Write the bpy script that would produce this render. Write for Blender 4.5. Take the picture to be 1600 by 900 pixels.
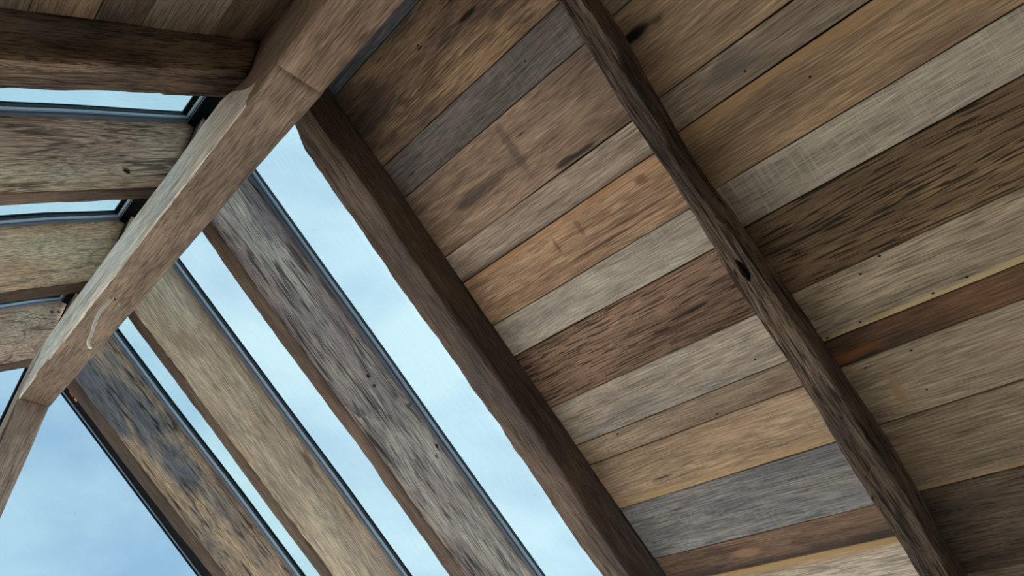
import bpy, bmesh, math, random
from mathutils import Vector, Matrix, noise as mnoise

for o in list(bpy.data.objects):
    bpy.data.objects.remove(o)
sc = bpy.context.scene
C = sc.collection

# ------------------------------------------------------------------ camera
EYE = 1.6                                   # eye height above the floor
RIGHT = Vector((0.71806152, -0.69570296, -0.01962236))
DOWN = Vector((0.40226802, 0.43787357, -0.80401939))
FWD = Vector((0.56795078, 0.56944194, 0.59427922))
cd = bpy.data.cameras.new('camera')
cd.sensor_width = 36.0
cd.lens = 36.0 * 1016.05 / 1600.0
cd.clip_start = 0.02
cam = bpy.data.objects.new('camera', cd)
C.objects.link(cam)
M = Matrix.Identity(4)
for i in range(3):
    M[i][0] = RIGHT[i]; M[i][1] = -DOWN[i]; M[i][2] = -FWD[i]
M[2][3] = EYE
cam.matrix_world = M
sc.camera = cam

# ------------------------------------------------------------------ exposure
vs = sc.view_settings
vs.view_transform = 'Standard'; vs.look = 'None'; vs.gamma = 1.0
vs.use_curve_mapping = False
vs.exposure = 0.0
sc.cycles.max_bounces = 8
sc.cycles.diffuse_bounces = 5
sc.cycles.transparent_max_bounces = 16
sc.cycles.sample_clamp_indirect = 6.0

# ------------------------------------------------------------------ world: bright overcast sky
SKY = 6.0
w = bpy.data.worlds.new('overcast_sky'); sc.world = w; w.use_nodes = True
nt = w.node_tree; nt.nodes.clear()
def wn(t, **k):
    n = nt.nodes.new(t)
    for a, b in k.items(): setattr(n, a, b)
    return n
tc = wn('ShaderNodeTexCoord')
mp = wn('ShaderNodeMapping'); mp.inputs['Scale'].default_value = (1.3, 1.3, 2.6)
nz = wn('ShaderNodeTexNoise'); nz.inputs['Scale'].default_value = 2.6; nz.inputs['Detail'].default_value = 6
nz.inputs['Roughness'].default_value = 0.5; nz.inputs['Distortion'].default_value = 0.35
sp = wn('ShaderNodeSeparateXYZ')
gr = wn('ShaderNodeValToRGB')               # horizon -> zenith
gr.color_ramp.elements[0].position = 0.0; gr.color_ramp.elements[0].color = (0.93, 0.96, 1.05, 1)
gr.color_ramp.elements[1].position = 0.9; gr.color_ramp.elements[1].color = (1.0, 1.02, 1.06, 1)
cl = wn('ShaderNodeValToRGB')
cl.color_ramp.elements[0].position = 0.40; cl.color_ramp.elements[0].color = (0.80, 0.86, 0.93, 1)
cl.color_ramp.elements[1].position = 0.62; cl.color_ramp.elements[1].color = (1.14, 1.11, 1.06, 1)
mx = wn('ShaderNodeMix', data_type='RGBA', blend_type='MULTIPLY'); mx.inputs['Factor'].default_value = 1.0
bg = wn('ShaderNodeBackground'); bg.inputs['Strength'].default_value = SKY
ow = wn('ShaderNodeOutputWorld')
L = nt.links.new
L(tc.outputs['Generated'], mp.inputs['Vector']); L(mp.outputs['Vector'], nz.inputs['Vector'])
L(tc.outputs['Generated'], sp.inputs['Vector']); L(sp.outputs['Z'], gr.inputs['Fac'])
L(nz.outputs['Fac'], cl.inputs['Fac'])
L(gr.outputs['Color'], mx.inputs[6]); L(cl.outputs['Color'], mx.inputs[7])
L(mx.outputs[2], bg.inputs['Color']); L(bg.outputs['Background'], ow.inputs['Surface'])

# ------------------------------------------------------------------ roof geometry (metres, z measured from the eye, EYE added later)
P = math.radians(39.525)                    # roof pitch
SP, CP, TP = math.sin(P), math.cos(P), math.tan(P)
XC = 0.358                                  # ridge line
C_UND, C_BRD, C_GLS = 2.0375, 2.2430, 2.4551    # heights of rafter underside, boarding and glazing planes above XC
XL, XR, ZR = 0.289, 0.427, 1.5              # ridge beam sides and underside
EAVE = 3.30                                 # slope length of the boarding
GAB = 4.52                                  # plane of the glazed gable
BACK = -2.6
XE_R = XC + EAVE * CP; XE_L = XC - EAVE * CP
ZE = C_BRD - TP * (XE_R - XC)

# ------------------------------------------------------------------ materials
def nodes_of(name):
    m = bpy.data.materials.new(name); m.use_nodes = True
    m.node_tree.nodes.clear()
    return m, m.node_tree

def mute(c, k=.24):
    g = (c[0] * .35 + c[1] * .5 + c[2] * .15)
    c = tuple(v + (g - v) * k for v in c)
    return (c[0], c[1] * .988, c[2] * 1.0)

def srgb(c):
    def f(v):
        v /= 255.0
        return v / 12.92 if v <= 0.04045 else ((v + 0.055) / 1.055) ** 2.4
    return (f(c[0]), f(c[1]), f(c[2]), 1.0)

def build_wood_group():
    g = bpy.data.node_groups.new('aged_wood', 'ShaderNodeTree')
    I = g.interface
    def sock(n, t, d, io='INPUT'):
        s = I.new_socket(n, in_out=io, socket_type=t)
        if d is not None: s.default_value = d
    sock('Vector', 'NodeSocketVector', None)
    for n, d in (('Light', (.3, .22, .15, 1)), ('Mid', (.18, .13, .09, 1)), ('Dark', (.03, .022, .016, 1)), ('Accent', (.2, .2, .2, 1))):
        sock(n, 'NodeSocketColor', d)
    for n, d in (('AccentAmount', .3), ('Figure', .4), ('FigureScale', 1.), ('Streak', .5), ('StreakFine', 1.), ('Saw', 0.), ('Check', .4), ('Knot', .3), ('Relief', 1.), ('AccentScale', 1.)):
        sock(n, 'NodeSocketFloat', d)
    sock('Color', 'NodeSocketColor', None, 'OUTPUT'); sock('Height', 'NodeSocketFloat', None, 'OUTPUT')
    N, K = g.nodes, g.links
    gi = N.new('NodeGroupInput'); go = N.new('NodeGroupOutput')
    def link(a, b): K.new(a, b)
    def put(sockt, v):
        if hasattr(v, 'is_output'): link(v, sockt)
        else: sockt.default_value = v
    def math_(op, a, b=0.0, c=None, clamp=False):
        n = N.new('ShaderNodeMath'); n.operation = op; n.use_clamp = clamp
        put(n.inputs[0], a); put(n.inputs[1], b)
        if c is not None: put(n.inputs[2], c)
        return n.outputs[0]
    def scale(vec, s):
        n = N.new('ShaderNodeVectorMath'); n.operation = 'MULTIPLY'; put(n.inputs[0], vec); put(n.inputs[1], s)
        return n.outputs[0]
    def noise(vec, s=1.0, det=3.0, rough=.55, dist=0.0):
        n = N.new('ShaderNodeTexNoise'); put(n.inputs['Vector'], vec)
        n.inputs['Scale'].default_value = s; n.inputs['Detail'].default_value = det
        n.inputs['Roughness'].default_value = rough; n.inputs['Distortion'].default_value = dist
        return n.outputs['Fac']
    def remap(v, a, b, lo=0., hi=1.):
        n = N.new('ShaderNodeMapRange'); n.interpolation_type = 'SMOOTHSTEP'
        put(n.inputs[0], v); n.inputs[1].default_value = a; n.inputs[2].default_value = b
        n.inputs[3].default_value = lo; n.inputs[4].default_value = hi
        return n.outputs[0]
    def mix(f, a, b, blend='MIX'):
        n = N.new('ShaderNodeMix'); n.data_type = 'RGBA'; n.blend_type = blend
        put(n.inputs['Factor'], f); put(n.inputs[6], a); put(n.inputs[7], b)
        return n.outputs[2]
    V = gi.outputs['Vector']
    # knots bend the grain around them
    vo = N.new('ShaderNodeTexVoronoi'); vo.feature = 'F1'; put(vo.inputs['Vector'], scale(V, (1.5, 5.0, 5.0))); vo.inputs['Scale'].default_value = 1.0
    sepc = N.new('ShaderNodeSeparateColor'); link(vo.outputs['Color'], sepc.inputs[0])
    some = math_('GREATER_THAN', sepc.outputs[0], 0.62)
    bend = math_('MULTIPLY', math_('MULTIPLY', remap(vo.outputs['Distance'], 0.30, 0.0), some), gi.outputs['Knot'])
    knotc = math_('MULTIPLY', math_('MULTIPLY', remap(vo.outputs['Distance'], 0.13, 0.04), some), gi.outputs['Knot'], clamp=True)
    # flame figure: contour lines of a stretched noise
    fs = N.new('ShaderNodeVectorMath'); fs.operation = 'SCALE'; link(V, fs.inputs[0]); link(gi.outputs['FigureScale'], fs.inputs['Scale'])
    warp = noise(scale(fs.outputs[0], (0.85, 5.0, 5.0)), 1.0, 2.0, .45, 0.3)
    sx = N.new('ShaderNodeSeparateXYZ'); link(V, sx.inputs[0])
    across = math_('ADD', sx.outputs[1], sx.outputs[2])
    ph = math_('ADD', math_('MULTIPLY', math_('MULTIPLY', across, 560.0), gi.outputs['FigureScale']), math_('MULTIPLY', warp, 62.0))
    ph = math_('ADD', ph, math_('MULTIPLY', bend, 12.0))
    ring = math_('MULTIPLY_ADD', math_('SINE', ph), 0.5, 0.5)
    ring = math_('POWER', ring, 2.2)
    ring = math_('MULTIPLY', ring, remap(noise(scale(V, (1.1, 9.0, 9.0)), 1.0, 2.0, .5), .36, .62, .15, 1.0))
    # fine fibres
    wob = N.new('ShaderNodeVectorMath'); wob.operation = 'ADD'
    cmb = N.new('ShaderNodeCombineXYZ'); wv = math_('MULTIPLY', math_('SINE', math_('MULTIPLY_ADD', sx.outputs[0], 6.5, math_('MULTIPLY', across, 21.0))), .0045); link(wv, cmb.inputs[1]); link(wv, cmb.inputs[2])
    link(V, wob.inputs[0]); link(cmb.outputs[0], wob.inputs[1])
    V2 = wob.outputs[0]
    fib = remap(noise(scale(V2, (16.0, 290.0, 290.0)), 1.0, 1.0, .6), .3, .7)
    fib2 = remap(noise(scale(V2, (10.0, 220.0, 220.0)), 1.0, 2.0, .65), .32, .68)
    # dark pores and streaks
    sf = N.new('ShaderNodeVectorMath'); sf.operation = 'SCALE'; link(scale(V2, (11.0, 250.0, 250.0)), sf.inputs[0]); link(gi.outputs['StreakFine'], sf.inputs['Scale'])
    st = remap(noise(sf.outputs[0], 1.0, 2.0, .5, .2), 0.53, 0.61)
    streak = math_('MULTIPLY', st, gi.outputs['Streak'])
    # long drying checks
    cn = noise(scale(V2, (1.3, 26.0, 26.0)), 1.0, 2.0, .55, .25)
    ck = remap(math_('ABSOLUTE', math_('SUBTRACT', cn, .5)), 0.042, 0.014)
    ck = math_('MULTIPLY', ck, remap(noise(scale(V, (2.4, 13.0, 13.0)), 1.0, 2.0, .5), .50, .58))
    check = math_('MULTIPLY', ck, gi.outputs['Check'])
    # broad tone changes
    pat = remap(noise(scale(V, (1.6, 5.5, 5.5)), 1.0, 4.0, .55, .5), 0.34, 0.66)
    asn = N.new('ShaderNodeVectorMath'); asn.operation = 'SCALE'; link(scale(V, (3.6, 11.0, 11.0)), asn.inputs[0]); link(gi.outputs['AccentScale'], asn.inputs['Scale'])
    acc = math_('MULTIPLY', remap(noise(asn.outputs[0], 1.0, 5.0, .6, .6), 0.45, 0.62), gi.outputs['AccentAmount'], clamp=True)
    mot = noise(scale(V, (4., 26., 26.)), 1.0, 3.0, .55)
    # saw kerfs across the grain
    sw1 = noise(scale(V, (150.0, 4.0, 4.0)), 1.0, 3.0, .65, .15)
    sw2 = noise(scale(V, (17.0, 1.6, 1.6)), 1.0, 2.0, .5)
    saw = math_('MULTIPLY', math_('MULTIPLY', remap(sw1, 0.48, 0.68), remap(sw2, 0.36, 0.58)), gi.outputs['Saw'])
    col = mix(pat, gi.outputs['Mid'], gi.outputs['Light'])
    col = mix(acc, col, gi.outputs['Accent'])
    dim = math_('MULTIPLY', math_('MULTIPLY', ring, gi.outputs['Figure']), 0.75)
    col = mix(dim, col, gi.outputs['Dark'])
    col = mix(math_('MULTIPLY', streak, 0.8), col, gi.outputs['Dark'])
    tone = math_('ADD', math_('ADD', math_('MULTIPLY', fib, 0.30), math_('MULTIPLY', fib2, 0.50)), math_('MULTIPLY', mot, 0.9))
    tone = math_('ADD', tone, 0.17)
    n = N.new('ShaderNodeVectorMath'); n.operation = 'SCALE'; link(col, n.inputs[0]); link(tone, n.inputs['Scale'])
    col = n.outputs[0]
    col = mix(math_('MULTIPLY', saw, 0.62), col, (0.62, 0.57, 0.48, 1))
    col = mix(math_('MULTIPLY', check, 0.85, clamp=True), col, (0.012, 0.010, 0.009, 1))
    col = mix(math_('MULTIPLY', knotc, 0.8), col, gi.outputs['Dark'])
    h = math_('MULTIPLY', fib2, 0.5)
    h = math_('SUBTRACT', h, math_('MULTIPLY', streak, 0.5))
    h = math_('SUBTRACT', h, math_('MULTIPLY', check, 1.6))
    h = math_('MULTIPLY', h, gi.outputs['Relief'])
    link(col, go.inputs['Color']); link(h, go.inputs['Height'])
    return g
WOOD = build_wood_group()

def wood(name, light, mid, dark=(48, 36, 28), accent=None, acc=0.0, figure=.35, fscale=1., streak=.45, fine=1., saw=0., check=.35,
         knot=.35, relief=1., seed=0, bump=.5, ascale=.7, spots=(), edge=None):
    """procedural aged oak; local X runs along the grain. spots: (u, v, ru, rv, colour, strength); edge: (v0, v1, colour, strength) a sapwood strip"""
    m, t = nodes_of(name)
    N, K = t.nodes, t.links
    out = N.new('ShaderNodeOutputMaterial'); b = N.new('ShaderNodeBsdfPrincipled')
    tcn = N.new('ShaderNodeTexCoord'); ad = N.new('ShaderNodeVectorMath'); ad.operation = 'ADD'
    r = random.Random(seed * 7 + 3)
    ad.inputs[1].default_value = (r.uniform(-40, 40), r.uniform(-40, 40), r.uniform(-40, 40))
    K.new(tcn.outputs['Object'], ad.inputs[0])
    g = N.new('ShaderNodeGroup'); g.node_tree = WOOD
    K.new(ad.outputs[0], g.inputs['Vector'])
    g.inputs['Light'].default_value = srgb(mute(light)); g.inputs['Mid'].default_value = srgb(mute(mid)); g.inputs['Dark'].default_value = srgb(mute(dark))
    g.inputs['Accent'].default_value = srgb(mute(accent or mid))
    for k, v in (('AccentAmount', acc), ('Figure', figure), ('FigureScale', fscale), ('Streak', streak), ('StreakFine', fine), ('Saw', saw),
                 ('Check', check), ('Knot', knot), ('Relief', relief), ('AccentScale', ascale)):
        g.inputs[k].default_value = v
    col = g.outputs['Color']
    sepx = N.new('ShaderNodeSeparateXYZ'); K.new(tcn.outputs['Object'], sepx.inputs[0])
    def math_(op, a, bb=0., clamp=False):
        n = N.new('ShaderNodeMath'); n.operation = op; n.use_clamp = clamp
        for i, v in enumerate((a, bb)):
            if hasattr(v, 'is_output'): K.new(v, n.inputs[i])
            else: n.inputs[i].default_value = v
        return n.outputs[0]
    nse = None
    def wobble():
        nonlocal nse
        if nse is None:
            sc_ = N.new('ShaderNodeVectorMath'); sc_.operation = 'MULTIPLY'; K.new(ad.outputs[0], sc_.inputs[0]); sc_.inputs[1].default_value = (7, 28, 28)
            q = N.new('ShaderNodeTexNoise'); K.new(sc_.outputs[0], q.inputs['Vector']); q.inputs['Scale'].default_value = 1.; q.inputs['Detail'].default_value = 4
            nse = q.outputs['Fac']
        return nse
    for (u, v, ru, rv, c, s) in spots:
        du = math_('DIVIDE', math_('SUBTRACT', sepx.outputs[0], u), ru); dv = math_('DIVIDE', math_('SUBTRACT', sepx.outputs[1], v), rv)
        d = math_('SQRT', math_('ADD', math_('MULTIPLY', du, du), math_('MULTIPLY', dv, dv)))
        d = math_('ADD', d, math_('MULTIPLY', math_('SUBTRACT', wobble(), .5), 1.6))
        rmp = N.new('ShaderNodeMapRange'); rmp.interpolation_type = 'SMOOTHSTEP'; K.new(d, rmp.inputs[0])
        rmp.inputs[1].default_value = 1.05; rmp.inputs[2].default_value = .35; rmp.inputs[3].default_value = 0; rmp.inputs[4].default_value = s
        x = N.new('ShaderNodeMix'); x.data_type = 'RGBA'; K.new(rmp.outputs[0], x.inputs['Factor']); K.new(col, x.inputs[6]); x.inputs[7].default_value = srgb(c)
        col = x.outputs[2]
    if edge:
        v0, v1, c, s = edge
        d = math_('ADD', sepx.outputs[1], math_('MULTIPLY', math_('SUBTRACT', wobble(), .5), abs(v1 - v0) * 1.2))
        rmp = N.new('ShaderNodeMapRange'); rmp.interpolation_type = 'SMOOTHSTEP'; K.new(d, rmp.inputs[0])
        rmp.inputs[1].default_value = v0; rmp.inputs[2].default_value = v1; rmp.inputs[3].default_value = 0; rmp.inputs[4].default_value = s
        x = N.new('ShaderNodeMix'); x.data_type = 'RGBA'; K.new(rmp.outputs[0], x.inputs['Factor']); K.new(col, x.inputs[6]); x.inputs[7].default_value = srgb(c)
        col = x.outputs[2]
    bp = N.new('ShaderNodeBump'); bp.inputs['Strength'].default_value = bump; bp.inputs['Distance'].default_value = .006
    K.new(g.outputs['Height'], bp.inputs['Height']); K.new(bp.outputs[0], b.inputs['Normal'])
    K.new(col, b.inputs['Base Color'])
    b.inputs['Roughness'].default_value = .78; b.inputs['Specular IOR Level'].default_value = .25
    K.new(b.outputs[0], out.inputs[0])
    return m

def plain(name, c, rough=.6, metal=0., noise_amt=.12, scale=12., bump=.0, spec=.5):
    m, t = nodes_of(name)
    N, K = t.nodes, t.links
    out = N.new('ShaderNodeOutputMaterial'); b = N.new('ShaderNodeBsdfPrincipled')
    tcn = N.new('ShaderNodeTexCoord'); nz_ = N.new('ShaderNodeTexNoise'); nz_.inputs['Scale'].default_value = scale; nz_.inputs['Detail'].default_value = 5
    K.new(tcn.outputs['Object'], nz_.inputs['Vector'])
    x = N.new('ShaderNodeMix'); x.data_type = 'RGBA'
    a = srgb(c); lo = tuple(v * (1 - noise_amt) for v in a[:3]) + (1,); hi = tuple(min(1, v * (1 + noise_amt)) for v in a[:3]) + (1,)
    x.inputs[6].default_value = lo; x.inputs[7].default_value = hi; K.new(nz_.outputs['Fac'], x.inputs['Factor'])
    K.new(x.outputs[2], b.inputs['Base Color']); b.inputs['Specular IOR Level'].default_value = spec; b.inputs['Roughness'].default_value = rough; b.inputs['Metallic'].default_value = metal
    if bump:
        bp = N.new('ShaderNodeBump'); bp.inputs['Strength'].default_value = bump; bp.inputs['Distance'].default_value = .004
        K.new(nz_.outputs['Fac'], bp.inputs['Height']); K.new(bp.outputs[0], b.inputs['Normal'])
    K.new(b.outputs[0], out.inputs[0])
    return m

def glass(name, tint, refl=.06):
    """thin tinted sheet: coloured transmission with a Fresnel sheen and faint specks of dirt"""
    m, t = nodes_of(name)
    N, K = t.nodes, t.links
    out = N.new('ShaderNodeOutputMaterial')
    tr = N.new('ShaderNodeBsdfTransparent'); gl = N.new('ShaderNodeBsdfGlossy'); gl.inputs['Roughness'].default_value = .03
    tcn = N.new('ShaderNodeTexCoord'); nz_ = N.new('ShaderNodeTexNoise'); nz_.inputs['Scale'].default_value = 2.2; nz_.inputs['Detail'].default_value = 3
    K.new(tcn.outputs['Object'], nz_.inputs['Vector'])
    vo = N.new('ShaderNodeTexVoronoi'); vo.inputs['Scale'].default_value = 5.5; K.new(tcn.outputs['Object'], vo.inputs['Vector'])
    rm = N.new('ShaderNodeMapRange'); K.new(vo.outputs['Distance'], rm.inputs[0]); rm.inputs[1].default_value = .014; rm.inputs[2].default_value = .028
    rm.inputs[3].default_value = .72; rm.inputs[4].default_value = 1.
    x = N.new('ShaderNodeMix'); x.data_type = 'RGBA'; K.new(nz_.outputs['Fac'], x.inputs['Factor'])
    x.inputs[6].default_value = tuple(v * .97 for v in tint) + (1,); x.inputs[7].default_value = tuple(min(1, v * 1.03) for v in tint) + (1,)
    mu = N.new('ShaderNodeVectorMath'); mu.operation = 'SCALE'; K.new(x.outputs[2], mu.inputs[0]); K.new(rm.outputs[0], mu.inputs['Scale'])
    K.new(mu.outputs[0], tr.inputs['Color'])
    lw = N.new('ShaderNodeLayerWeight'); lw.inputs['Blend'].default_value = .5
    pw = N.new('ShaderNodeMath'); pw.operation = 'POWER'; K.new(lw.outputs['Facing'], pw.inputs[0]); pw.inputs[1].default_value = 5.
    fr = N.new('ShaderNodeMath'); fr.operation = 'MULTIPLY_ADD'; K.new(pw.outputs[0], fr.inputs[0]); fr.inputs[1].default_value = .6; fr.inputs[2].default_value = refl * .4
    ms = N.new('ShaderNodeMixShader'); K.new(fr.outputs[0], ms.inputs[0]); K.new(tr.outputs[0], ms.inputs[1]); K.new(gl.outputs[0], ms.inputs[2])
    K.new(ms.outputs[0], out.inputs[0])
    return m

# roof and gable tint deepened to offset the raised sky; clear glass for added windows
G_ROOF = glass('tinted_roof_glass', (.312, .372, .388))
G_ROOF2 = glass('greener_roof_glass', (.300, .368, .380))
G_GABLE = glass('blue_gable_glass', (.262, .330, .362))
G_CLEAR = glass('clear_fill_glass', (.95, .95, .94))
M_FRAME = plain('slate_blue_aluminium', (128, 146, 170), .4, .1, .08, 3)
M_BEAD = plain('pale_glazing_bead', (172, 188, 206), .35, .1, .06, 3)
M_GASKET = plain('dark_rubber_gasket', (26, 31, 38), .55, 0, .1, 20)
M_BLACK = plain('black_frame', (9, 10, 14), .7, .0, .1, 8, 0., .12)
M_NAIL = plain('rusted_iron', (32, 27, 25), .7, .3, .25, 200)
M_PLASTER = plain('white_plaster', (226, 220, 208), .9, 0, .03, 6, .1)
M_FLOOR = plain('pale_oak_floor', (216, 208, 196), .55, 0, .08, 3)
M_GROUND = plain('pale_bounce_gravel', (186, 182, 170), .95, 0, .15, 30)
M_CABLE = plain('cream_flex', (244, 238, 224), .5, 0, .06, 60)
M_DECK = plain('dark_felt', (40, 34, 30), .95, 0, .1, 10)
M_RED = plain('red_sticker', (150, 38, 34), .5, 0, .05, 40)
M_ORANGE = plain('orange_sticker', (190, 120, 70), .5, 0, .05, 40)

# ------------------------------------------------------------------ helpers
def tag(o, label=None, cat=None, group=None, kind=None):
    for k, v in (('label', label), ('category', cat), ('group', group), ('kind', kind)):
        if v: o[k] = v
    return o

def mesh_obj(name, verts, faces, mat, parent=None, mw=None, smooth=False):
    me = bpy.data.meshes.new(name)
    me.from_pydata([tuple(v) for v in verts], [], faces)
    bm = bmesh.new(); bm.from_mesh(me)
    bmesh.ops.recalc_face_normals(bm, faces=bm.faces); bm.to_mesh(me); bm.free()
    if mat: me.materials.append(mat)
    if smooth:
        for p in me.polygons: p.use_smooth = True
    o = bpy.data.objects.new(name, me); C.objects.link(o)
    if parent:
        o.parent = parent
    if mw is not None:
        o.matrix_local = mw
    return o

def empty(name, loc=(0, 0, 0)):
    o = bpy.data.objects.new(name, None); C.objects.link(o); o.location = loc
    return o

def frame_matrix(origin, ax, ay, az):
    m = Matrix.Identity(4)
    for i in range(3):
        m[i][0] = ax[i]; m[i][1] = ay[i]; m[i][2] = az[i]; m[i][3] = origin[i]
    return m

def interp(pts, x):
    if x <= pts[0][0]: return pts[0][1]
    for (a, b), (c, d) in zip(pts, pts[1:]):
        if x <= c:
            t = (x - a) / (c - a); t = t * t * (3 - 2 * t) * .5 + t * .5
            return b + (d - b) * t
    return pts[-1][1]

def nz3(x, y, z):
    return mnoise.noise(Vector((x, y, z)))

def loft(us, prof, seed=0., hew=.003, chip=.006, seg=.022, groove=0.):
    """solid swept along local X. prof(u) gives polygon corners (v, w, radius); surface hewn with low noise, arrises chipped and rounded"""
    verts, rings = [], []
    cs0 = prof(us[0]); n = len(cs0)
    cnt = []
    mid = prof(us[len(us) // 2])
    for i in range(n):
        a, b = mid[i], mid[(i + 1) % n]
        cnt.append(max(2, int(math.hypot(a[0] - b[0], a[1] - b[1]) / seg)))
    for u in us:
        cs = prof(u)
        ring = []
        rad = []
        for i, c in enumerate(cs):
            k = nz3(u * 2.6, i * 7.3, seed) * .6 + nz3(u * 9., i * 3.1 + 20, seed) * .4 + nz3(u * 27., i * 5.1 + 40, seed) * .35
            rad.append(max(.0012, c[2] + chip * max(0., k + .1) * 1.6))
        for i in range(n):
            a, b = Vector(cs[i][:2]), Vector(cs[(i + 1) % n][:2])
            e = (b - a); ln = e.length
            if ln < 1e-6: e = Vector((1, 0))
            else: e = e / ln
            nn = Vector((e.y, -e.x))
            ra, rb = min(rad[i], ln * .4), min(rad[(i + 1) % n], ln * .4)
            for k in range(cnt[i] + 1):
                t = k / cnt[i]
                p = a + e * (ra + (ln - ra - rb) * t)
                d = nz3(u * 1.6, p.x * 9 + i * 11, p.y * 9 + seed) * .7 + nz3(u * 6., p.x * 34 + i * 5, p.y * 34 + seed) * .5
                d *= hew
                if groove:
                    g_ = nz3(u * 2.2, p.x * 46 + i * 3, p.y * 46 + seed * 2)
                    d -= groove * max(0., abs(g_) * -7. + 1.)
                    d += groove * .35 * nz3(u * 5., p.x * 80, p.y * 80 + seed)
                if k in (0, cnt[i]): d -= .0006
                p = p + nn * d
                ring.append(len(verts)); verts.append((u, p.x, p.y))
        rings.append(ring)
    faces = []
    m = len(rings[0])
    for r0, r1 in zip(rings, rings[1:]):
        for k in range(m):
            faces.append((r0[k], r0[(k + 1) % m], r1[(k + 1) % m], r1[k]))
    faces.append(tuple(reversed(rings[0]))); faces.append(tuple(rings[-1]))
    return verts, faces

def frange(a, b, d):
    n = max(2, int(round((b - a) / d)))
    return [a + (b - a) * i / n for i in range(n + 1)]

def box(name, lo, hi, mat, parent=None, mw=None, bev=.002):
    (x0, y0, z0), (x1, y1, z1) = lo, hi
    bm = bmesh.new()
    bmesh.ops.create_cube(bm, size=1.0)
    for v in bm.verts:
        v.co = Vector((x0 + (v.co.x + .5) * (x1 - x0), y0 + (v.co.y + .5) * (y1 - y0), z0 + (v.co.z + .5) * (z1 - z0)))
    if bev: bmesh.ops.bevel(bm, geom=bm.edges[:], offset=bev, segments=1, affect='EDGES')
    me = bpy.data.meshes.new(name); bm.to_mesh(me); bm.free()
    me.materials.append(mat)
    o = bpy.data.objects.new(name, me); C.objects.link(o)
    if parent: o.parent = parent
    if mw is not None: o.matrix_local = mw
    return o

def prism(name, poly, axis_lo, axis_hi, mat, parent=None):
    """polygon (x, z) extruded along world Y"""
    n = len(poly)
    vs_ = [(x, axis_lo, z) for x, z in poly] + [(x, axis_hi, z) for x, z in poly]
    fs_ = [tuple(range(n)), tuple(range(2 * n - 1, n - 1, -1))] + [(i, (i + 1) % n, n + (i + 1) % n, n + i) for i in range(n)]
    return mesh_obj(name, vs_, fs_, mat, parent)

def cut(o, cutters):
    """carve real holes"""
    for c in cutters:
        md = o.modifiers.new('hole', 'BOOLEAN'); md.operation = 'DIFFERENCE'; md.object = c; md.solver = 'EXACT'
    dg = bpy.context.evaluated_depsgraph_get()
    me = bpy.data.meshes.new_from_object(o.evaluated_get(dg))
    o.modifiers.clear(); o.data = me
    for c in cutters: bpy.data.objects.remove(c)

# slope frames: local X down the slope, local Z up and out of the roof
def slope_frame(side, c):
    s = 1 if side == 'R' else -1
    return frame_matrix((XC, 0, c + EYE), Vector((s * CP, 0, -SP)), Vector((0, s, 0)), Vector((s * SP, 0, CP)))

# ------------------------------------------------------------------ floor, walls, ground
GX0, GX1 = XE_L, XE_R
FL = box('floor', (GX0 - .25, BACK - .25, -.2), (GX1 + .25, GAB + .3, 0), M_FLOOR); tag(FL, kind='structure')
GD = box('ground', (-40, -40, -.6), (40, 40, -.45), M_GROUND, bev=0); tag(GD, kind='structure')  # unseen pale ground, added to bounce light up through the windows

def wall_with_fill_window(name, x0, x1, wn_no):
    """low eaves wall with a long unseen ribbon window, added to let in fill light"""
    top = EYE + ZE - .06
    root = empty(name); tag(root, kind='structure')
    box('wall_section', (x0, BACK, 0), (x1, GAB, .35), M_PLASTER, root)
    box('wall_section', (x0, BACK, top - .1), (x1, GAB, top), M_PLASTER, root)
    ys = [BACK, 1.0, 2.6, 2.72, GAB - .2, GAB]
    for a, b in zip(ys[::2], ys[1::2]):
        box('wall_section', (x0, a, .35), (x1, b, top - .1), M_PLASTER, root)
    for i, (a, b) in enumerate(zip(ys[1:-1:2], ys[2:-1:2])):
        wr = empty('window_%d' % (wn_no + i)); tag(wr, kind='structure')  # window added out of view to brighten the boards
        xm = (x0 + x1) / 2
        box('pane', (xm - .004, a + .03, .38), (xm + .004, b - .03, top - .13), G_CLEAR, wr, bev=0)
        for lo, hi in (((xm - .03, a, .35), (xm + .03, a + .04, top - .1)), ((xm - .03, b - .04, .35), (xm + .03, b, top - .1)),
                       ((xm - .03, a + .04, .35), (xm + .03, b - .04, .39)), ((xm - .03, a + .04, top - .14), (xm + .03, b - .04, top - .1))):
            box('frame_bar', lo, hi, M_FRAME, wr)
wall_with_fill_window('wall_left', GX0 - .2, GX0, 10)
wall_with_fill_window('wall_right', GX1, GX1 + .2, 20)

# back gable: plain plaster
def roof_z(x): return EYE + C_BRD - TP * abs(x - XC) - .02
wb = prism('wall_back', [(GX0, 0), (GX1, 0), (GX1, roof_z(GX1)), (XC, roof_z(XC)), (GX0, roof_z(GX0))], BACK - .2, BACK, M_PLASTER); tag(wb, kind='structure')

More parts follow.
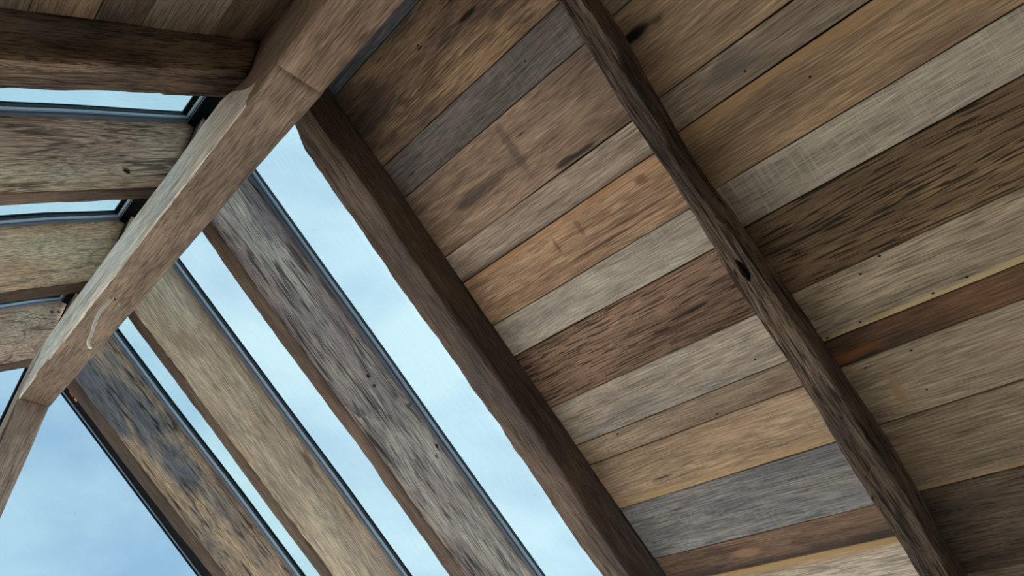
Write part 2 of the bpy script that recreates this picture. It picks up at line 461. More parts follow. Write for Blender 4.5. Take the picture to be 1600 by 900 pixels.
# ------------------------------------------------------------------ glazed gable in front
gz = empty('window_1'); tag(gz, kind='structure')
RK = C_UND + .070 + EYE                      # underside of the raked head above XC
def rk(x, d=0.): return RK + d - TP * abs(x - XC)
MX0, MX1 = .318, .400
BO = .42                                     # depth of the raked head
prism('frame_bar', [(XC, rk(XC)), (GX1, rk(GX1)), (GX1, rk(GX1, BO)), (XC, rk(XC, BO))], GAB, GAB + .07, M_BLACK, gz)
prism('frame_bar', [(XC, rk(XC)), (XC, rk(XC, BO)), (GX0, rk(GX0, BO)), (GX0, rk(GX0))], GAB, GAB + .07, M_BLACK, gz)
prism('mullion', [(MX0, 0), (MX1, 0), (MX1, rk(MX1) - .002), (XC, rk(XC) - .002), (MX0, rk(MX0) - .002)], GAB, GAB + .07, M_BLACK, gz)
for a, b in ((GX0, GX0 + .06), (GX1 - .06, GX1)):
    prism('frame_bar', [(a, 0), (b, 0), (b, rk(b) - .002), (a, rk(a) - .002)], GAB, GAB + .07, M_BLACK, gz)
prism('frame_bar', [(GX0 + .06, 0), (MX0, 0), (MX0, .06), (GX0 + .06, .06)], GAB, GAB + .07, M_BLACK, gz)
prism('frame_bar', [(MX1, 0), (GX1 - .06, 0), (GX1 - .06, .06), (MX1, .06)], GAB, GAB + .07, M_BLACK, gz)
TR = 2.05                                    # transom: tinted gable lights above, unseen clear panes below, added to light the room
for x0, x1 in ((GX0 + .06, MX0), (MX1, GX1 - .06)):
    prism('transom', [(max(x0, XC - 1.95), TR - .08), (min(x1, XC + 1.95), TR - .08), (min(x1, XC + 1.95), TR), (max(x0, XC - 1.95), TR)], GAB + .002, GAB + .068, M_BLACK, gz)
XT = XC + (RK + .02 - TR) / TP               # where the raked head meets the transom
prism('pane', [(MX1 - .01, TR - .01), (XT, TR - .01), (MX1 - .01, rk(MX1 - .01, .02))], GAB + .030, GAB + .038, G_GABLE, gz)
XT2 = 2 * XC - XT
prism('pane', [(XT2, TR - .01), (MX0 + .01, TR - .01), (MX0 + .01, rk(MX0 + .01, .02))], GAB + .030, GAB + .038, G_GABLE, gz)
for x0, x1, xt in ((MX1 - .01, GX1 - .05, XT), (MX0 + .01, GX0 + .05, XT2)):
    prism('pane', [(x0, .05), (x1, .05), (x1, rk(x1, .02)), (xt, TR - .01), (x0, TR - .01)], GAB + .030, GAB + .038, G_CLEAR, gz)
for (xa, xb, mt) in ((.580, .612, M_RED), (.622, .640, M_ORANGE)):
    prism('sticker', [(xa, rk(xa, .018)), (xb, rk(xb, .018)), (xb, rk(xb, .034)), (xa, rk(xa, .034))], GAB - .0012, GAB - .0002, mt, gz)
# thin pale bead under the raked head
for s, xe in ((1, GX1), (-1, GX0)):
    xs, xf = (MX1 if s > 0 else MX0), xe
    prism('glazing_bead', [(xs, rk(xs) - .0005), (xf, rk(xf) - .0005), (xf, rk(xf, -.006)), (xs, rk(xs, -.006))], GAB + .012, GAB + .026, M_FRAME, gz)

# dark capping over the glazed part of the ridge and at the verge
rc = empty('trim_1'); tag(rc, kind='structure')
zc = C_GLS + EYE
prism('ridge_cap', [(XC - .030, zc - .030), (XC + .030, zc - .030), (XC + .075, zc - .020), (XC + .075, zc + .02), (XC, zc + .08), (XC - .075, zc + .02), (XC - .075, zc - .020)],
      1.66, GAB + .07, M_BLACK, rc)

# ------------------------------------------------------------------ boarding
def rnd(seed): return random.Random(seed)

def plank(parent, side, y0, y1, s0, s1, mat, seed, proud):
    """one board: local X along the ridge direction, local Y down the slope, local Z into the room; s measured down the slope from the ridge"""
    sg = 1 if side == 'R' else -1
    r = rnd(seed)
    W = s1 - s0 - .0035
    Ln = y1 - y0
    us = frange(-Ln / 2 + .001, Ln / 2 - .001, .16)
    cup = r.uniform(-.0015, .0015)
    verts, faces = [], []
    m = 8
    for u in us:
        e0 = -W / 2 + nz3(u * 2.2, seed, 0) * .0022; e1 = W / 2 + nz3(u * 2.2, seed, 9) * .0022
        b = .0018 + .002 * max(0, nz3(u * 5, seed, 4)); b2 = .0018 + .002 * max(0, nz3(u * 5, seed, 14))
        lift = nz3(u * 1.3, seed, 30) * .0012
        for v, z in ((e0, -.022), (e0, -b), (e0 + b, lift), (e0 + (e1 - e0) * .35, lift + cup), (e0 + (e1 - e0) * .65, lift + cup), (e1 - b2, lift), (e1, -b2), (e1, -.022)):
            verts.append((u, v, z))
    for i in range(len(us) - 1):
        for k in range(m):
            faces.append((i * m + k, i * m + (k + 1) % m, (i + 1) * m + (k + 1) % m, (i + 1) * m + k))
    faces.append(tuple(range(m - 1, -1, -1))); n = (len(us) - 1) * m; faces.append(tuple(range(n, n + m)))
    d = Vector((sg * CP, 0, -SP)); nin = Vector((-sg * SP, 0, -CP))
    o = mesh_obj('plank', verts, faces, mat)
    org = Vector((XC, 0, C_BRD + EYE)) + d * ((s0 + s1) / 2) + nin * proud + Vector((0, (y0 + y1) / 2, 0))
    o.parent = parent
    o.matrix_local = frame_matrix(org, Vector((0, sg, 0)), d, nin)
    o['slope_range'] = (s0, s1)
    return o

ce_r = empty('ceiling'); ce_l = empty('ceiling.001')
for c in (ce_r, ce_l): tag(c, kind='structure')
for side, par, yb in (('R', ce_r, 1.532), ('L', ce_l, 1.648)):
    sg = 1 if side == 'R' else -1
    v0, v1 = sorted((sg * (BACK - .2), sg * yb))
    box('roof_deck', (.0, v0, .024), (EAVE + .3, v1, .15), M_DECK, par, slope_frame(side, C_BRD), bev=0)

# (s0, s1, material arguments) from the ridge down; A = bay between the two heavy rafters, B = bay on the near side
A = [
 (.018, .332, dict(light=(118, 124, 132), mid=(96, 102, 110), dark=(46, 48, 54), streak=.5, figure=.2)),
 (.332, .649, dict(light=(172, 136, 98), mid=(118, 94, 72), dark=(50, 38, 30), accent=(96, 82, 72), acc=.7, figure=.5, streak=.6, check=.45, knot=.6, relief=1.3,
      spots=((-.150, -.012, .045, .012, (22, 20, 20), .9), (-.205, -.05, .03, .010, (30, 26, 25), .85), (.06, -.05, .02, .006, (24, 24, 26), .9), (.12, .05, .07, .02, (70, 58, 50), .5), (.40, -.03, .16, .16, (70, 62, 56), .55)))),
 (.649, .790, dict(light=(122, 114, 108), mid=(98, 90, 86), dark=(52, 48, 48), streak=.5, figure=.2, saw=.22, knot=.5)),
 (.790, 1.059, dict(light=(168, 138, 110), mid=(140, 112, 88), dark=(70, 52, 40), accent=(96, 88, 82), acc=.45, figure=.3, streak=.4, check=.3,
      spots=((-.235, .118, .07, .012, (44, 42, 42), .9), (-.15, .112, .06, .016, (50, 46, 45), .85), (.20, .02, .16, .030, (74, 68, 66), .75), (-.02, -.02, .022, .11, (96, 86, 80), .6), (-.075, -.045, .03, .008, (60, 52, 46), .7)))),
 (1.059, 1.178, dict(light=(176, 156, 134), mid=(146, 126, 106), dark=(80, 64, 54), figure=.35, streak=.35, edge=(.03, .062, (84, 70, 60), .7))),
 (1.178, 1.378, dict(light=(184, 146, 110), mid=(146, 112, 82), dark=(70, 46, 34), accent=(198, 152, 108), acc=.5, figure=.4, streak=.5, check=.35, knot=.3,
      edge=(-.06, -.09, (206, 158, 116), .5), spots=((-.10, .052, .30, .010, (78, 54, 46), .75), (-.28, .030, .16, .006, (84, 58, 46), .7), (-.33, -.06, .025, .02, (120, 82, 66), .7), (.05, -.02, .010, .045, (104, 78, 62), .6), (-.06, -.03, .012, .04, (108, 82, 66), .5)))),
 (1.378, 1.523, dict(light=(186, 176, 156), mid=(160, 150, 134), dark=(90, 82, 72), streak=.3, figure=.15, saw=.6, knot=.15, check=.1)),
 (1.523, 1.767, dict(light=(150, 116, 90), mid=(118, 90, 70), dark=(44, 32, 26), streak=1., fine=.8, figure=.45, fscale=1.2, check=.5, relief=1.5)),
 (1.767, 1.947, dict(light=(184, 168, 144), mid=(152, 140, 124), dark=(96, 82, 66), accent=(140, 144, 142), acc=.5, figure=.3, streak=.4, check=.1, knot=.2)),
 (1.947, 2.041, dict(light=(164, 140, 112), mid=(128, 108, 88), dark=(66, 52, 42), figure=.35, streak=.3, knot=.6)),
 (2.041, 2.252, dict(light=(186, 156, 120), mid=(156, 128, 98), dark=(104, 80, 58), figure=.55, fscale=.8, streak=.25, check=.1, edge=(.05, .11, (206, 174, 126), .6),
      spots=((.23, .035, .05, .006, (52, 50, 52), .9),))),
 (2.252, 2.497, dict(light=(138, 138, 136), mid=(108, 110, 112), dark=(54, 54, 58), accent=(168, 160, 146), acc=.4, figure=.35, streak=.5, saw=.2, check=.25)),
 (2.497, 2.622, dict(light=(140, 108, 82), mid=(102, 78, 62), dark=(48, 38, 34), accent=(164, 132, 102), acc=.6, figure=.55, fscale=1.4, streak=.3, knot=.6, edge=(.02, .055, (62, 54, 56), .75),
      spots=((.12, .0, .07, .022, (176, 138, 104), .75),))),
 (2.622, 2.870, dict(light=(204, 190, 166), mid=(176, 160, 136), dark=(104, 84, 66), streak=.5, figure=.3, edge=(-.075, -.11, (196, 160, 112), .9))),
 (2.870, 3.080, dict(light=(150, 126, 100), mid=(120, 98, 78), dark=(60, 48, 38))),
 (3.080, 3.290, dict(light=(130, 122, 112), mid=(104, 98, 90), dark=(56, 50, 46))),
]
B = [
 (.018, .332, dict(light=(118, 124, 132), mid=(96, 102, 110), dark=(46, 48, 54), streak=.5, figure=.2)),
 (.332, .649, dict(light=(150, 122, 92), mid=(110, 90, 70), dark=(50, 38, 30), figure=.5, streak=.6)),
 (.649, .782, dict(light=(150, 134, 112), mid=(122, 106, 88), dark=(60, 50, 42), streak=.3)),
 (.782, 1.052, dict(light=(164, 136, 100), mid=(134, 110, 82), dark=(76, 56, 40), figure=.25, streak=.3, check=.25,
      spots=((1.51, -.050, .085, .030, (18, 17, 18), .97), (1.44, -.045, .035, .02, (60, 50, 42), .7)))),
 (1.052, 1.165, dict(light=(158, 140, 116), mid=(128, 112, 92), dark=(66, 56, 46), figure=.25, streak=.4, check=.3,
      spots=((1.36, -.01, .10, .04, (92, 90, 86), .6),))),
 (1.165, 1.367, dict(light=(168, 136, 98), mid=(136, 110, 80), dark=(80, 58, 40), figure=.6, fscale=1.1, streak=.3, check=.15, knot=.8, edge=(-.055, -.085, (184, 148, 106), .55))),
 (1.367, 1.511, dict(light=(170, 160, 138), mid=(138, 130, 112), dark=(84, 76, 62), streak=.3, figure=.12, saw=1., knot=.05, check=.06)),
 (1.511, 1.755, dict(light=(142, 112, 76), mid=(106, 84, 58), dark=(34, 26, 20), streak=1.1, fine=.7, figure=.4, fscale=1.2, check=.4, relief=1.5)),
 (1.755, 1.935, dict(light=(168, 152, 122), mid=(138, 126, 104), dark=(78, 68, 54), streak=.6, fine=.8, figure=.25, check=.1, edge=(.066, .084, (214, 190, 146), .9))),
 (1.935, 2.027, dict(light=(120, 84, 54), mid=(74, 54, 42), dark=(24, 20, 19), figure=.75, fscale=.7, streak=.3, check=.1, knot=.3,
      spots=((1.53, .022, .18, .03, (150, 100, 60), .75),))),
 (2.027, 2.241, dict(light=(164, 146, 116), mid=(134, 120, 98), dark=(84, 72, 56), figure=.3, streak=.25, check=.15, knot=.4,
      spots=((1.445, .0, .016, .11, (178, 146, 112), .75),))),
 (2.241, 2.490, dict(light=(158, 138, 106), mid=(124, 108, 86), dark=(68, 56, 44), figure=.55, fscale=.9, streak=.3, check=.1, knot=.4, edge=(.100, .122, (186, 150, 104), .6))),
 (2.490, 2.800, dict(light=(104, 88, 68), mid=(76, 68, 60), dark=(28, 26, 27), accent=(50, 46, 46), acc=.6, streak=.7, figure=.3, check=.2)),
 (2.800, 3.050, dict(light=(136, 118, 94), mid=(108, 94, 78), dark=(56, 48, 40))),
 (3.050, 3.290, dict(light=(150, 130, 104), mid=(120, 102, 84), dark=(60, 50, 40))),
]
LB = [
 (.018, .100, dict(light=(128, 104, 78), mid=(100, 82, 62), dark=(46, 38, 30), streak=.4)),
 (.100, .232, dict(light=(150, 124, 92), mid=(116, 96, 74), dark=(52, 42, 34), streak=.4, check=.2)),
 (.232, .474, dict(light=(174, 154, 124), mid=(140, 124, 100), dark=(76, 62, 48), streak=.5, figure=.25, saw=.1)),
 (.474, .615, dict(light=(122, 104, 84), mid=(96, 82, 68), dark=(48, 40, 34), streak=.4)),
 (.615, .790, dict(light=(162, 132, 96), mid=(120, 100, 74), dark=(56, 46, 36), figure=.5, streak=.5)),
 (.790, .960, dict(light=(120, 104, 86), mid=(96, 84, 70), dark=(48, 42, 36), streak=.4)),
 (.960, 1.220, dict(light=(150, 130, 102), mid=(120, 104, 84), dark=(56, 48, 40))),
 (1.220, 1.450, dict(light=(130, 122, 110), mid=(104, 98, 88), dark=(56, 50, 46))),
 (1.450, 1.760, dict(light=(150, 120, 90), mid=(116, 94, 72), dark=(50, 40, 32), streak=.8)),
 (1.760, 1.980, dict(light=(160, 146, 122), mid=(130, 118, 100), dark=(70, 60, 50), saw=.5)),
 (1.980, 2.250, dict(light=(146, 116, 86), mid=(112, 90, 68), dark=(50, 40, 32))),
 (2.250, 2.480, dict(light=(136, 128, 118), mid=(108, 102, 96), dark=(56, 52, 50))),
 (2.480, 2.790, dict(light=(156, 130, 100), mid=(122, 102, 80), dark=(56, 46, 38), figure=.5)),
 (2.790, 3.290, dict(light=(140, 116, 90), mid=(110, 92, 72), dark=(50, 42, 34))),
]
JOIN = .572
planks = []
for bay, side, par, y0, y1, rows in (('a', 'R', ce_r, JOIN, 1.532, A), ('b', 'R', ce_r, BACK, JOIN, B), ('l', 'L', ce_l, BACK, 1.648, LB)):
    for i, (s0, s1, kw) in enumerate(rows):
        sd = i + {'a': 100, 'b': 200, 'l': 300}[bay]
        kw = dict(kw); kw['light'] = tuple(min(250, c * 1.13) for c in kw['light']); kw['mid'] = tuple(c * 1.13 for c in kw['mid'])
        m = wood('board_%s_%d' % (bay, i), seed=sd, **kw)
        pr = rnd(sd).uniform(0., .0035) if i else 0.
        planks.append((bay, s0, s1, pr, y0, y1, plank(par, side, y0, y1, s0, s1, m, sd, pr)))

# nail heads and nail holes in the boards
def disc(r, h, n=8):
    vs_ = [(r * math.cos(2 * math.pi * i / n), r * math.sin(2 * math.pi * i / n), 0) for i in range(n)]
    vs_ += [(r * .7 * math.cos(2 * math.pi * i / n), r * .7 * math.sin(2 * math.pi * i / n), h) for i in range(n)]
    f = [tuple(range(n - 1, -1, -1)), tuple(range(n, 2 * n))] + [(i, (i + 1) % n, n + (i + 1) % n, n + i) for i in range(n)]
    me = bpy.data.meshes.new('nail'); me.from_pydata(vs_, [], f); me.materials.append(M_NAIL)
    return me
NAIL = disc(.0042, .0018)
for (y, s) in [(.31, 1.131), (.826, .71), (.957, 2.028), (1.341, 1.964), (1.34, 1.594), (.957, .948), (1.082, 1.092), (.279, 1.762), (.13, 1.914), (.217, 1.92), (.344, 1.787),
               (.415, 1.918), (.517, 1.925), (.343, 2.053), (.363, 2.18), (.473, 2.055), (1.228, .673), (1.113, .43), (.741, 1.902), (.186, 1.242)]:
    for bay, s0, s1, pr, y0, y1, o in planks:
        if bay in 'ab' and s0 <= s < s1 and y0 <= y < y1:
            n = bpy.data.objects.new('nail', NAIL); C.objects.link(n); n.parent = o
            n.location = (y - (y0 + y1) / 2, s - (s0 + s1) / 2, -.0004)
            k = rnd(int(y * 997 + s * 331)).uniform(.7, 1.25); n.scale = (k * 1.15, k * .85, 1)
            break

# ------------------------------------------------------------------ rafters
EDGES = {}
def rafter(key, side, near, far, depth, mat, label, seed, hew=.003, chip=.006, bottom=None, u0=.002, under=None, groove=0., group='rafters'):
    """oak rafter: near / far = lateral position along the ridge as a function of x measured in the underside plane"""
    s = 1 if side == 'R' else -1
    def ux(pts): return sorted(((s * (x - XC)) / CP, y) for x, y in pts)
    nr, fr = ux(near), ux(far)
    EDGES[key] = ((lambda u: interp(nr, u)), (lambda u: interp(fr, u)))
    u1 = EAVE + .18
    us = frange(0, u1, .022 if groove else .030)
    def prof(u):
        a, b = interp(nr, u), interp(fr, u)
        a += nz3(u * 3.1, seed, 1.) * chip * .5; b += nz3(u * 3.1, seed, 2.) * chip * .7 + nz3(u * 11., seed, 3.) * chip * .35
        z0 = interp(bottom, u) if bottom else 0.
        if s < 0: a, b = -b, -a
        # corners ordered counter-clockwise in (v, w) with outward normal (e.y, -e.x)
        return [(a, z0, .003), (b, z0, .003), (b, depth, .002), (a, depth, .002)]
    verts, faces = loft(us, prof, seed, hew, chip, .007 if groove else .022, groove)
    # plumb cut at the ridge: slide the first stations so that every corner stops at the same vertical plane
    verts = [(u + max(0., 1 - u / .6) * u0 / CP, v, w_) for u, v, w_ in verts]
    fm = slope_frame(side, C_UND)
    sheared = []
    for u, v, w_ in verts:
        k = max(0., 1 - u / 1.2)
        sheared.append((u - w_ * TP * k, v, w_))     # x = XC + s*(u*CP + w*SP): moving u by -w*TP makes the end cut vertical
    o = mesh_obj('rafter', sheared, faces, mat, None, None, True)
    o.matrix_world = fm
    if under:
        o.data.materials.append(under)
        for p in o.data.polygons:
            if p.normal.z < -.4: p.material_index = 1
    tag(o, label, 'rafter', group)
    return o
DB = (C_BRD - C_UND) * CP - .006
DG = (C_GLS - C_UND) * CP + .040

W_UND = wood('oak_brown_shaded_underside', (124, 100, 80), (96, 76, 62), (44, 34, 28), figure=.5, fscale=.6, streak=.5, check=.2, knot=.2, relief=1., seed=420, bump=.5)  # brown underside, darkened to stand in for weak light from below
W_R1 = wood('oak_heavy_rafter', (140, 116, 91), (101, 82, 66), (38, 31, 26), accent=(71, 63, 58), acc=.6, figure=.35, streak=.9, fine=.7, check=1., knot=.4, relief=2.2, seed=401, bump=.8)
W_R2 = wood('oak_boundary_rafter', (135, 112, 92), (104, 86, 72), (47, 38, 32), accent=(76, 70, 70), acc=.5, figure=.3, streak=.5, check=.5, knot=.7, relief=1.4, seed=402, bump=.6)
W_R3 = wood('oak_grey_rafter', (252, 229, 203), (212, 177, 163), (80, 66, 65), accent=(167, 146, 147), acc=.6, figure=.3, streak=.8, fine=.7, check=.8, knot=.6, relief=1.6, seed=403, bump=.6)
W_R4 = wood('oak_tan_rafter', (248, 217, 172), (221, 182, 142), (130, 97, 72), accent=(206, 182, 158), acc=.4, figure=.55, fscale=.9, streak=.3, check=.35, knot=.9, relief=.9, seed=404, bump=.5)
W_R5 = wood('oak_blue_grey_rafter', (236, 191, 147), (188, 158, 132), (76, 64, 60), accent=(124, 126, 135), acc=.95, figure=.2, streak=.7, fine=.7, check=.9, knot=.2, relief=1.6, ascale=.42, seed=405, bump=.6)
W_L2 = wood('oak_dark_left_rafter', (160, 130, 100), (112, 90, 70), (40, 32, 28), accent=(80, 66, 54), acc=.5, figure=.25, streak=.8, check=.7, relief=2., seed=406, bump=.7)
W_L3 = wood('oak_brown_left_rafter', (252, 214, 169), (222, 169, 133), (97, 68, 55), accent=(252, 182, 136), acc=.4, figure=.25, streak=.7, check=.7, relief=1.5, seed=407, bump=.6)
W_L4 = wood('oak_pale_left_rafter', (249, 220, 167), (235, 181, 135), (99, 69, 51), accent=(249, 208, 161), acc=.4, figure=.25, streak=.4, check=.5, relief=1.4, seed=408, bump=.6)
W_L5 = wood('oak_silver_left_rafter', (249, 222, 184), (224, 179, 147), (104, 78, 64), figure=.25, streak=.6, check=.7, relief=1.4, seed=409, bump=.6)

R1 = rafter('R1', 'R', [(.36, .520), (.93, .523), (1.10, .540), (1.23, .549), (1.51, .532), (2.02, .528), (2.31, .553), (2.9, .56)],
       [(.36, .575), (.779, .585), (1.477, .607), (1.82, .614), (2.301, .633), (2.9, .64)], DB, W_R1,
       'dark hewn oak rafter with a split and knot hole crossing the board ceiling', 1.1, .006, .012, u0=.021, groove=.006)
R2 = rafter('R2', 'R', [(.36, 1.537), (.613, 1.537), (.852, 1.531), (1.267, 1.537), (1.637, 1.529), (2.121, 1.552), (2.9, 1.55)],
       [(.36, 1.610), (.50, 1.622), (.555, 1.648), (.60, 1.662), (.842, 1.664), (1.12, 1.670), (1.276, 1.659), (1.644, 1.666), (2.113, 1.675), (2.9, 1.67)], DG, W_R2,
       'dark brown oak rafter between the board ceiling and the first roof glass', 2.2, .005, .011, u0=.021, groove=.0025)
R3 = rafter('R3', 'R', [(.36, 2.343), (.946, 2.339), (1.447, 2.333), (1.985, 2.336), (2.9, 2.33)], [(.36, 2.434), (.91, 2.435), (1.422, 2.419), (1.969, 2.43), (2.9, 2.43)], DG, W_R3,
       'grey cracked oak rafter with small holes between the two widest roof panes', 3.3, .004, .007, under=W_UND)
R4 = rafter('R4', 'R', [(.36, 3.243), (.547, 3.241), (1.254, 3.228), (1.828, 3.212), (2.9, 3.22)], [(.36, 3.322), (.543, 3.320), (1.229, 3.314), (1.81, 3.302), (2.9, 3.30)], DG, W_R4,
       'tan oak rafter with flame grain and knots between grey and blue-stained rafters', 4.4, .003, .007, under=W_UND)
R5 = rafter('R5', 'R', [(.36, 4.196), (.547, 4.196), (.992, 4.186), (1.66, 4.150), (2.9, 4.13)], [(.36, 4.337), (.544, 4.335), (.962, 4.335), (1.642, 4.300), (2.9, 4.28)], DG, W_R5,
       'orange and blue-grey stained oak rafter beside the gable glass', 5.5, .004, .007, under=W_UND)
L2 = rafter('L2', 'L', [(-.9, 1.685), (-.24, 1.667), (.367, 1.640)], [(-.9, 1.80), (-.22, 1.793), (.385, 1.786)], DG, W_L2,
       'dark oak rafter at the edge of the boards at the top left', 6.6, .005, .010, u0=.021, groove=.004)
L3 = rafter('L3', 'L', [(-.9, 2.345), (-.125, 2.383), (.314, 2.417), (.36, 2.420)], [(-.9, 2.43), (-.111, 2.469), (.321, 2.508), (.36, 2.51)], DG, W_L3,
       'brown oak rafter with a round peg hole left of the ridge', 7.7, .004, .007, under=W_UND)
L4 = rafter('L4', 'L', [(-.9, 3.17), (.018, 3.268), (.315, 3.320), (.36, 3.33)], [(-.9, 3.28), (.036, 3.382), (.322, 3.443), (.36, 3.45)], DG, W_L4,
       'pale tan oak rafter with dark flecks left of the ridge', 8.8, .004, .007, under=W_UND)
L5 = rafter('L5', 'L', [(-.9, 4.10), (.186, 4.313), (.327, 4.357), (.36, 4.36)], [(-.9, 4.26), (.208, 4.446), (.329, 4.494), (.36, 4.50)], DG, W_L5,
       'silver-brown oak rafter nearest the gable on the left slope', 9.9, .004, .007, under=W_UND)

# ------------------------------------------------------------------ skylights, following the rafters on either side
def strip(name, us, va, vb, w0, w1, mat, parent):
    """bar or sheet between lateral curves va(u) and vb(u), from height w0 to w1"""
    vs_, fs_ = [], []
    for u in us:
        a, b = va(u), vb(u)
        vs_ += [(u, a, w0), (u, b, w0), (u, b, w1), (u, a, w1)]
    for i in range(len(us) - 1):
        for k in range(4):
            fs_.append((i * 4 + k, i * 4 + (k + 1) % 4, i * 4 + 4 + (k + 1) % 4, i * 4 + 4 + k))
    n = 4 * (len(us) - 1)
    fs_ += [(3, 2, 1, 0), (n, n + 1, n + 2, n + 3)]
    return mesh_obj(name, vs_, fs_, mat, parent)

def skylight(no, side, ra, rb, gl):
    """sheet of glass between rafter ra and the next rafter rb in a slim metal frame"""
    root = empty('window_%d' % no); tag(root, kind='structure')
    root.matrix_world = slope_frame(side, C_GLS)
    s = 1 if side == 'R' else -1
    U0, U1 = .030, EAVE + .1
    us = [U0] + frange(.1, 1.9, .1) + [U1]
    fa = lambda u: EDGES[ra][1](u)
    fb = lambda u: EDGES[rb][0](u)
    lo = lambda d: (lambda u: s * (fa(u) + d))
    hi = lambda d: (lambda u: s * (fb(u) - d))
    fw, bw = .018, .010
    strip('pane', us, lo(.012), hi(.012), .030, .042, gl, root)
    strip('frame_bar', us, lo(-.001), lo(fw), .0, .034, M_FRAME, root)
    strip('frame_bar', us, hi(fw), hi(-.001), .0, .034, M_FRAME, root)
    strip('frame_cap', us, lo(-.03), lo(.003), .043, .062, M_BLACK, root)
    strip('frame_cap', us, hi(.003), hi(-.03), .043, .062, M_BLACK, root)
    for f, sg in ((lo, 1), (hi, -1)):
        strip('gasket', us, f(fw), f(fw + .005), .012, .030, M_GASKET, root)
        strip('glazing_bead', us, f(fw + .005), f(fw + .005 + bw), .006, .030, M_BEAD, root)
        strip('gasket', us, f(fw + .005 + bw), f(fw + .008 + bw), .018, .030, M_GASKET, root)
    for a, b in ((U0, U0 + fw), (U1 - fw, U1)):
        strip('frame_bar', [a, b], lo(fw), hi(fw), .0, .034, M_FRAME, root)
    for a, b in ((U0 + fw, U0 + fw + bw), (U1 - fw - bw, U1 - fw)):
        strip('glazing_bead', [a, b], lo(fw + .02), hi(fw + .02), .006, .030, M_BEAD, root)
skylight(2, 'R', 'R2', 'R3', G_ROOF); skylight(3, 'R', 'R3', 'R4', G_ROOF); skylight(4, 'R', 'R4', 'R5', G_ROOF2)
skylight(5, 'L', 'L2', 'L3', G_ROOF2); skylight(6, 'L', 'L3', 'L4', G_ROOF2); skylight(7, 'L', 'L4', 'L5', G_ROOF2)

# ------------------------------------------------------------------ ridge beams and gable post
W_RN = wood('oak_ridge_near', (168, 136, 106), (139, 110, 86), (62, 47, 36), figure=.4, fscale=.8, streak=.5, check=.5, knot=1., relief=1.3, seed=501, bump=.5)
W_RF = wood('oak_ridge_far', (155, 129, 103), (127, 103, 84), (59, 45, 36), accent=(111, 96, 81), acc=.4, figure=.25, streak=.55, check=.35, knot=.7, relief=1.2, seed=502, bump=.5)
W_RS = wood('oak_ridge_bleached_lit_side', (248, 236, 214), (226, 210, 184), (120, 98, 78), accent=(206, 218, 222), acc=.45, figure=.3, streak=.55, check=.5, knot=.2, relief=1.4, seed=504, bump=.6)  # bleached left face, colour paled further to carry the skylight falling on it
W_PO = wood('oak_post', (197, 173, 149), (163, 142, 122), (79, 65, 55), figure=.3, streak=.4, check=.8, knot=.5, relief=1.1, seed=503, bump=.5)

def ridge(name, y0, y1, mat, label, seed, dx=0., dz=0., side_mat=None):
    us = frange(0, y1 - y0, .03)
    def prof(u):
        y = y0 + u
        zt = interp([(-9, 1.525), (1.30, 1.525), (1.345, 1.55), (1.68, 1.858), (9, 1.840)], y) if y > 1.3 else 1.525
        fin = interp([(-9, 2.236), (1.62, 2.236), (1.66, 2.40), (1.84, 2.40), (1.88, 2.02), (9, 2.02)], y)
        x0, x1 = XL + nz3(y * 1.7, seed, 0) * .004, XR + dx + nz3(y * 1.7, seed, 5) * .004
        zb = ZR - dz
        # local axes: X = +Y world, Y = -X world, Z = up
        pts = [(-x1, zb, .005), (-x0, zb, .005), (-x0, zt, .004), (-(XC - .018), max(2.0, zt + .02), .002), (-(XC - .018), fin, .001), (-(XC + .018), fin, .001), (-(XC + .018), max(2.0, zt + .02), .002), (-x1, 1.80, .004)]
        return pts
    verts, faces = loft(us, prof, seed, .003, .006)
    o = mesh_obj(name, verts, faces, mat, None, None, True)
    o.matrix_world = frame_matrix((0, y0, EYE), Vector((0, 1, 0)), Vector((-1, 0, 0)), Vector((0, 0, 1)))
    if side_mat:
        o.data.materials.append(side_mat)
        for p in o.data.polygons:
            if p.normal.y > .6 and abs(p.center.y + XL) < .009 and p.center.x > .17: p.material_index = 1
    tag(o, label, 'beam', kind='thing')
    return o
ridge('ridge_beam', BACK, 1.145, W_RN, 'warm brown oak ridge beam with knots under the board ceiling', 12.1, .0, .003)
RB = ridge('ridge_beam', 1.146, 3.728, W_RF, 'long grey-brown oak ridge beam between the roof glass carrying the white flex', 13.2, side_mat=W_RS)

def post():
    us = frange(0, EYE + 1.84, .05)
    def prof(u):
        return [(-XR + nz3(u * 1.5, 3, 3) * .003, 3.730, .004), (-XR, 3.955, .003), (-XL, 3.955, .003), (-XL + nz3(u * 1.5, 4, 3) * .003, 3.730, .004)]
    # local X up, Y = -X world, Z = Y world -> right-handed check: X x Y = Z ; up x (-x) = -y, so mirror Y
    def prof2(u):
        return [(XL, 3.730, .004), (XR + nz3(u * 1.5, 3, 3) * .003, 3.730, .004), (XR, 3.955, .003), (XL, 3.955, .003)]
    verts, faces = loft(us, prof2, 14.3, .003, .005)
    o = mesh_obj('gable_post', verts, faces, W_PO, None, None, True)
    o.matrix_world = frame_matrix((0, 0, 0), Vector((0, 0, 1)), Vector((1, 0, 0)), Vector((0, 1, 0)))
    tag(o, 'upright oak post under the far end of the ridge beam', 'post', kind='thing')
    return o
post()

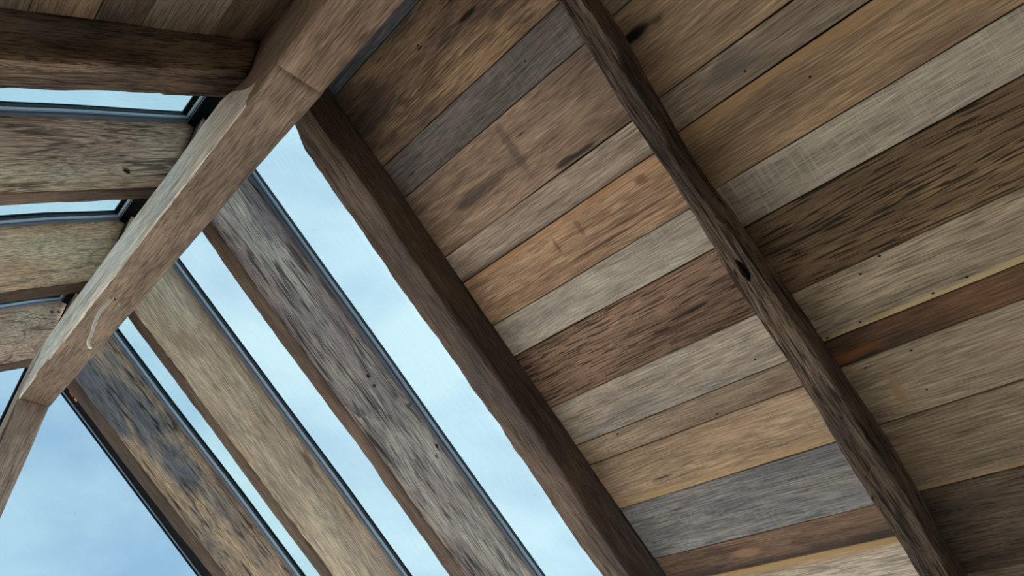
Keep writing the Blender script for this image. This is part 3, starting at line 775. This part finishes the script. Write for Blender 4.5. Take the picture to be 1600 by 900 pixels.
# ------------------------------------------------------------------ flex hanging from a hole in the ridge beam
def tube(name, pts, r, mat, parent=None, n=8, flat=1.):
    cu = bpy.data.curves.new(name, 'CURVE'); cu.dimensions = '3D'
    s = cu.splines.new('BEZIER'); s.bezier_points.add(len(pts) - 1)
    for b, p in zip(s.bezier_points, pts):
        b.co = p; b.handle_left_type = b.handle_right_type = 'AUTO'
    cu.bevel_depth = r; cu.bevel_resolution = 3; cu.resolution_u = 8; cu.use_fill_caps = True
    tmp = bpy.data.objects.new(name, cu); C.objects.link(tmp)
    me = bpy.data.meshes.new_from_object(tmp.evaluated_get(bpy.context.evaluated_depsgraph_get()))
    bpy.data.objects.remove(tmp)
    me.materials.clear(); me.materials.append(mat)
    for p in me.polygons: p.use_smooth = True
    o = bpy.data.objects.new(name, me); C.objects.link(o)
    if parent: o.parent = parent
    return o
fx = tube('electric_flex', [(.340, 2.54, 1.512 + EYE), (.331, 2.54, 1.480 + EYE), (.319, 2.54, 1.446 + EYE), (.3155, 2.542, 1.376 + EYE), (.320, 2.54, 1.33 + EYE), (.321, 2.538, 1.292 + EYE), (.334, 2.536, 1.273 + EYE)], .0056, M_CABLE)
tag(fx, 'short cream flex dangling from a hole in the ridge beam', 'cable')

# carved holes: peg hole in the left rafter, long knot hole in the heavy rafter, small holes in the grey rafter
def cutter(center, axis, r, h, sx=1., sy=1., up=Vector((0, 0, 1))):
    bm = bmesh.new(); bmesh.ops.create_cone(bm, cap_ends=True, segments=14, radius1=r, radius2=r, depth=h)
    for v in bm.verts: v.co.x *= sx * (1 + .15 * math.sin(v.co.y * 900)); v.co.y *= sy
    me = bpy.data.meshes.new('c'); bm.to_mesh(me); bm.free(); me.materials.append(M_GASKET)
    o = bpy.data.objects.new('c', me); C.objects.link(o)
    az = axis.normalized(); ax = (up - az * up.dot(az)).normalized(); ay = az.cross(ax)
    o.matrix_world = frame_matrix(center, ax, ay, az)
    return o
dR = Vector((CP, 0, -SP)); dL = Vector((-CP, 0, -SP)); nR = Vector((SP, 0, CP))
bpy.context.view_layer.update()
cut(RB, [cutter((.341, 2.54, 1.5 + EYE), Vector((0, 0, 1)), .0085, .08, up=Vector((0, 1, 0)))])
cut(L3, [cutter((.188, 2.40, 2.005 + EYE), Vector((0, 1, 0)), .0145, .16, up=dL)])
cut(R1, [cutter((1.483, .565, 1.110 + EYE), nR, .0135, .10, 2.7, .8, up=dR)])
cut(R3, [cutter((x, 2.335, z + EYE), Vector((0, 1, 0)), r, .07, up=dR) for x, z, r in ((1.801, 1.239, .012), (1.800, 1.190, .009), (1.385, 1.464, .010), (1.422, 1.427, .009), (1.624, 1.398, .009))])

# small fixings: a bright staple beside the flex, two peg heads in the last left rafter
def attach(o, parent, world):
    o.parent = parent
    o.matrix_local = parent.matrix_world.inverted() @ world
M_STEEL = plain('bright_steel', (196, 196, 190), .35, .6, .05, 50)
M_PEG = plain('oak_peg', (110, 92, 74), .8, 0, .2, 120)
st = tube('staple', [(-.007, 0, .004), (-.007, 0, -.003), (-.005, 0, -.005), (.005, 0, -.005), (.007, 0, -.003), (.007, 0, .004)], .0016, M_STEEL)
st['label'] = 'small bright metal staple'
attach(st, RB, Matrix.Translation((.370, 2.558, 1.499 + EYE)) @ Matrix.Rotation(.9, 4, 'Z'))
PEGM = disc(.012, .004, 12); PEGM.materials.clear(); PEGM.materials.append(M_PEG)
for x, z in ((.300, 2.335), (.334, 2.352)):
    pg = bpy.data.objects.new('peg', PEGM); C.objects.link(pg)
    attach(pg, L5, frame_matrix((x, EDGES['L5'][0]((XC - x) / CP) + .001, z + EYE), Vector((1, 0, 0)), Vector((0, 0, 1)), Vector((0, -1, 0))))
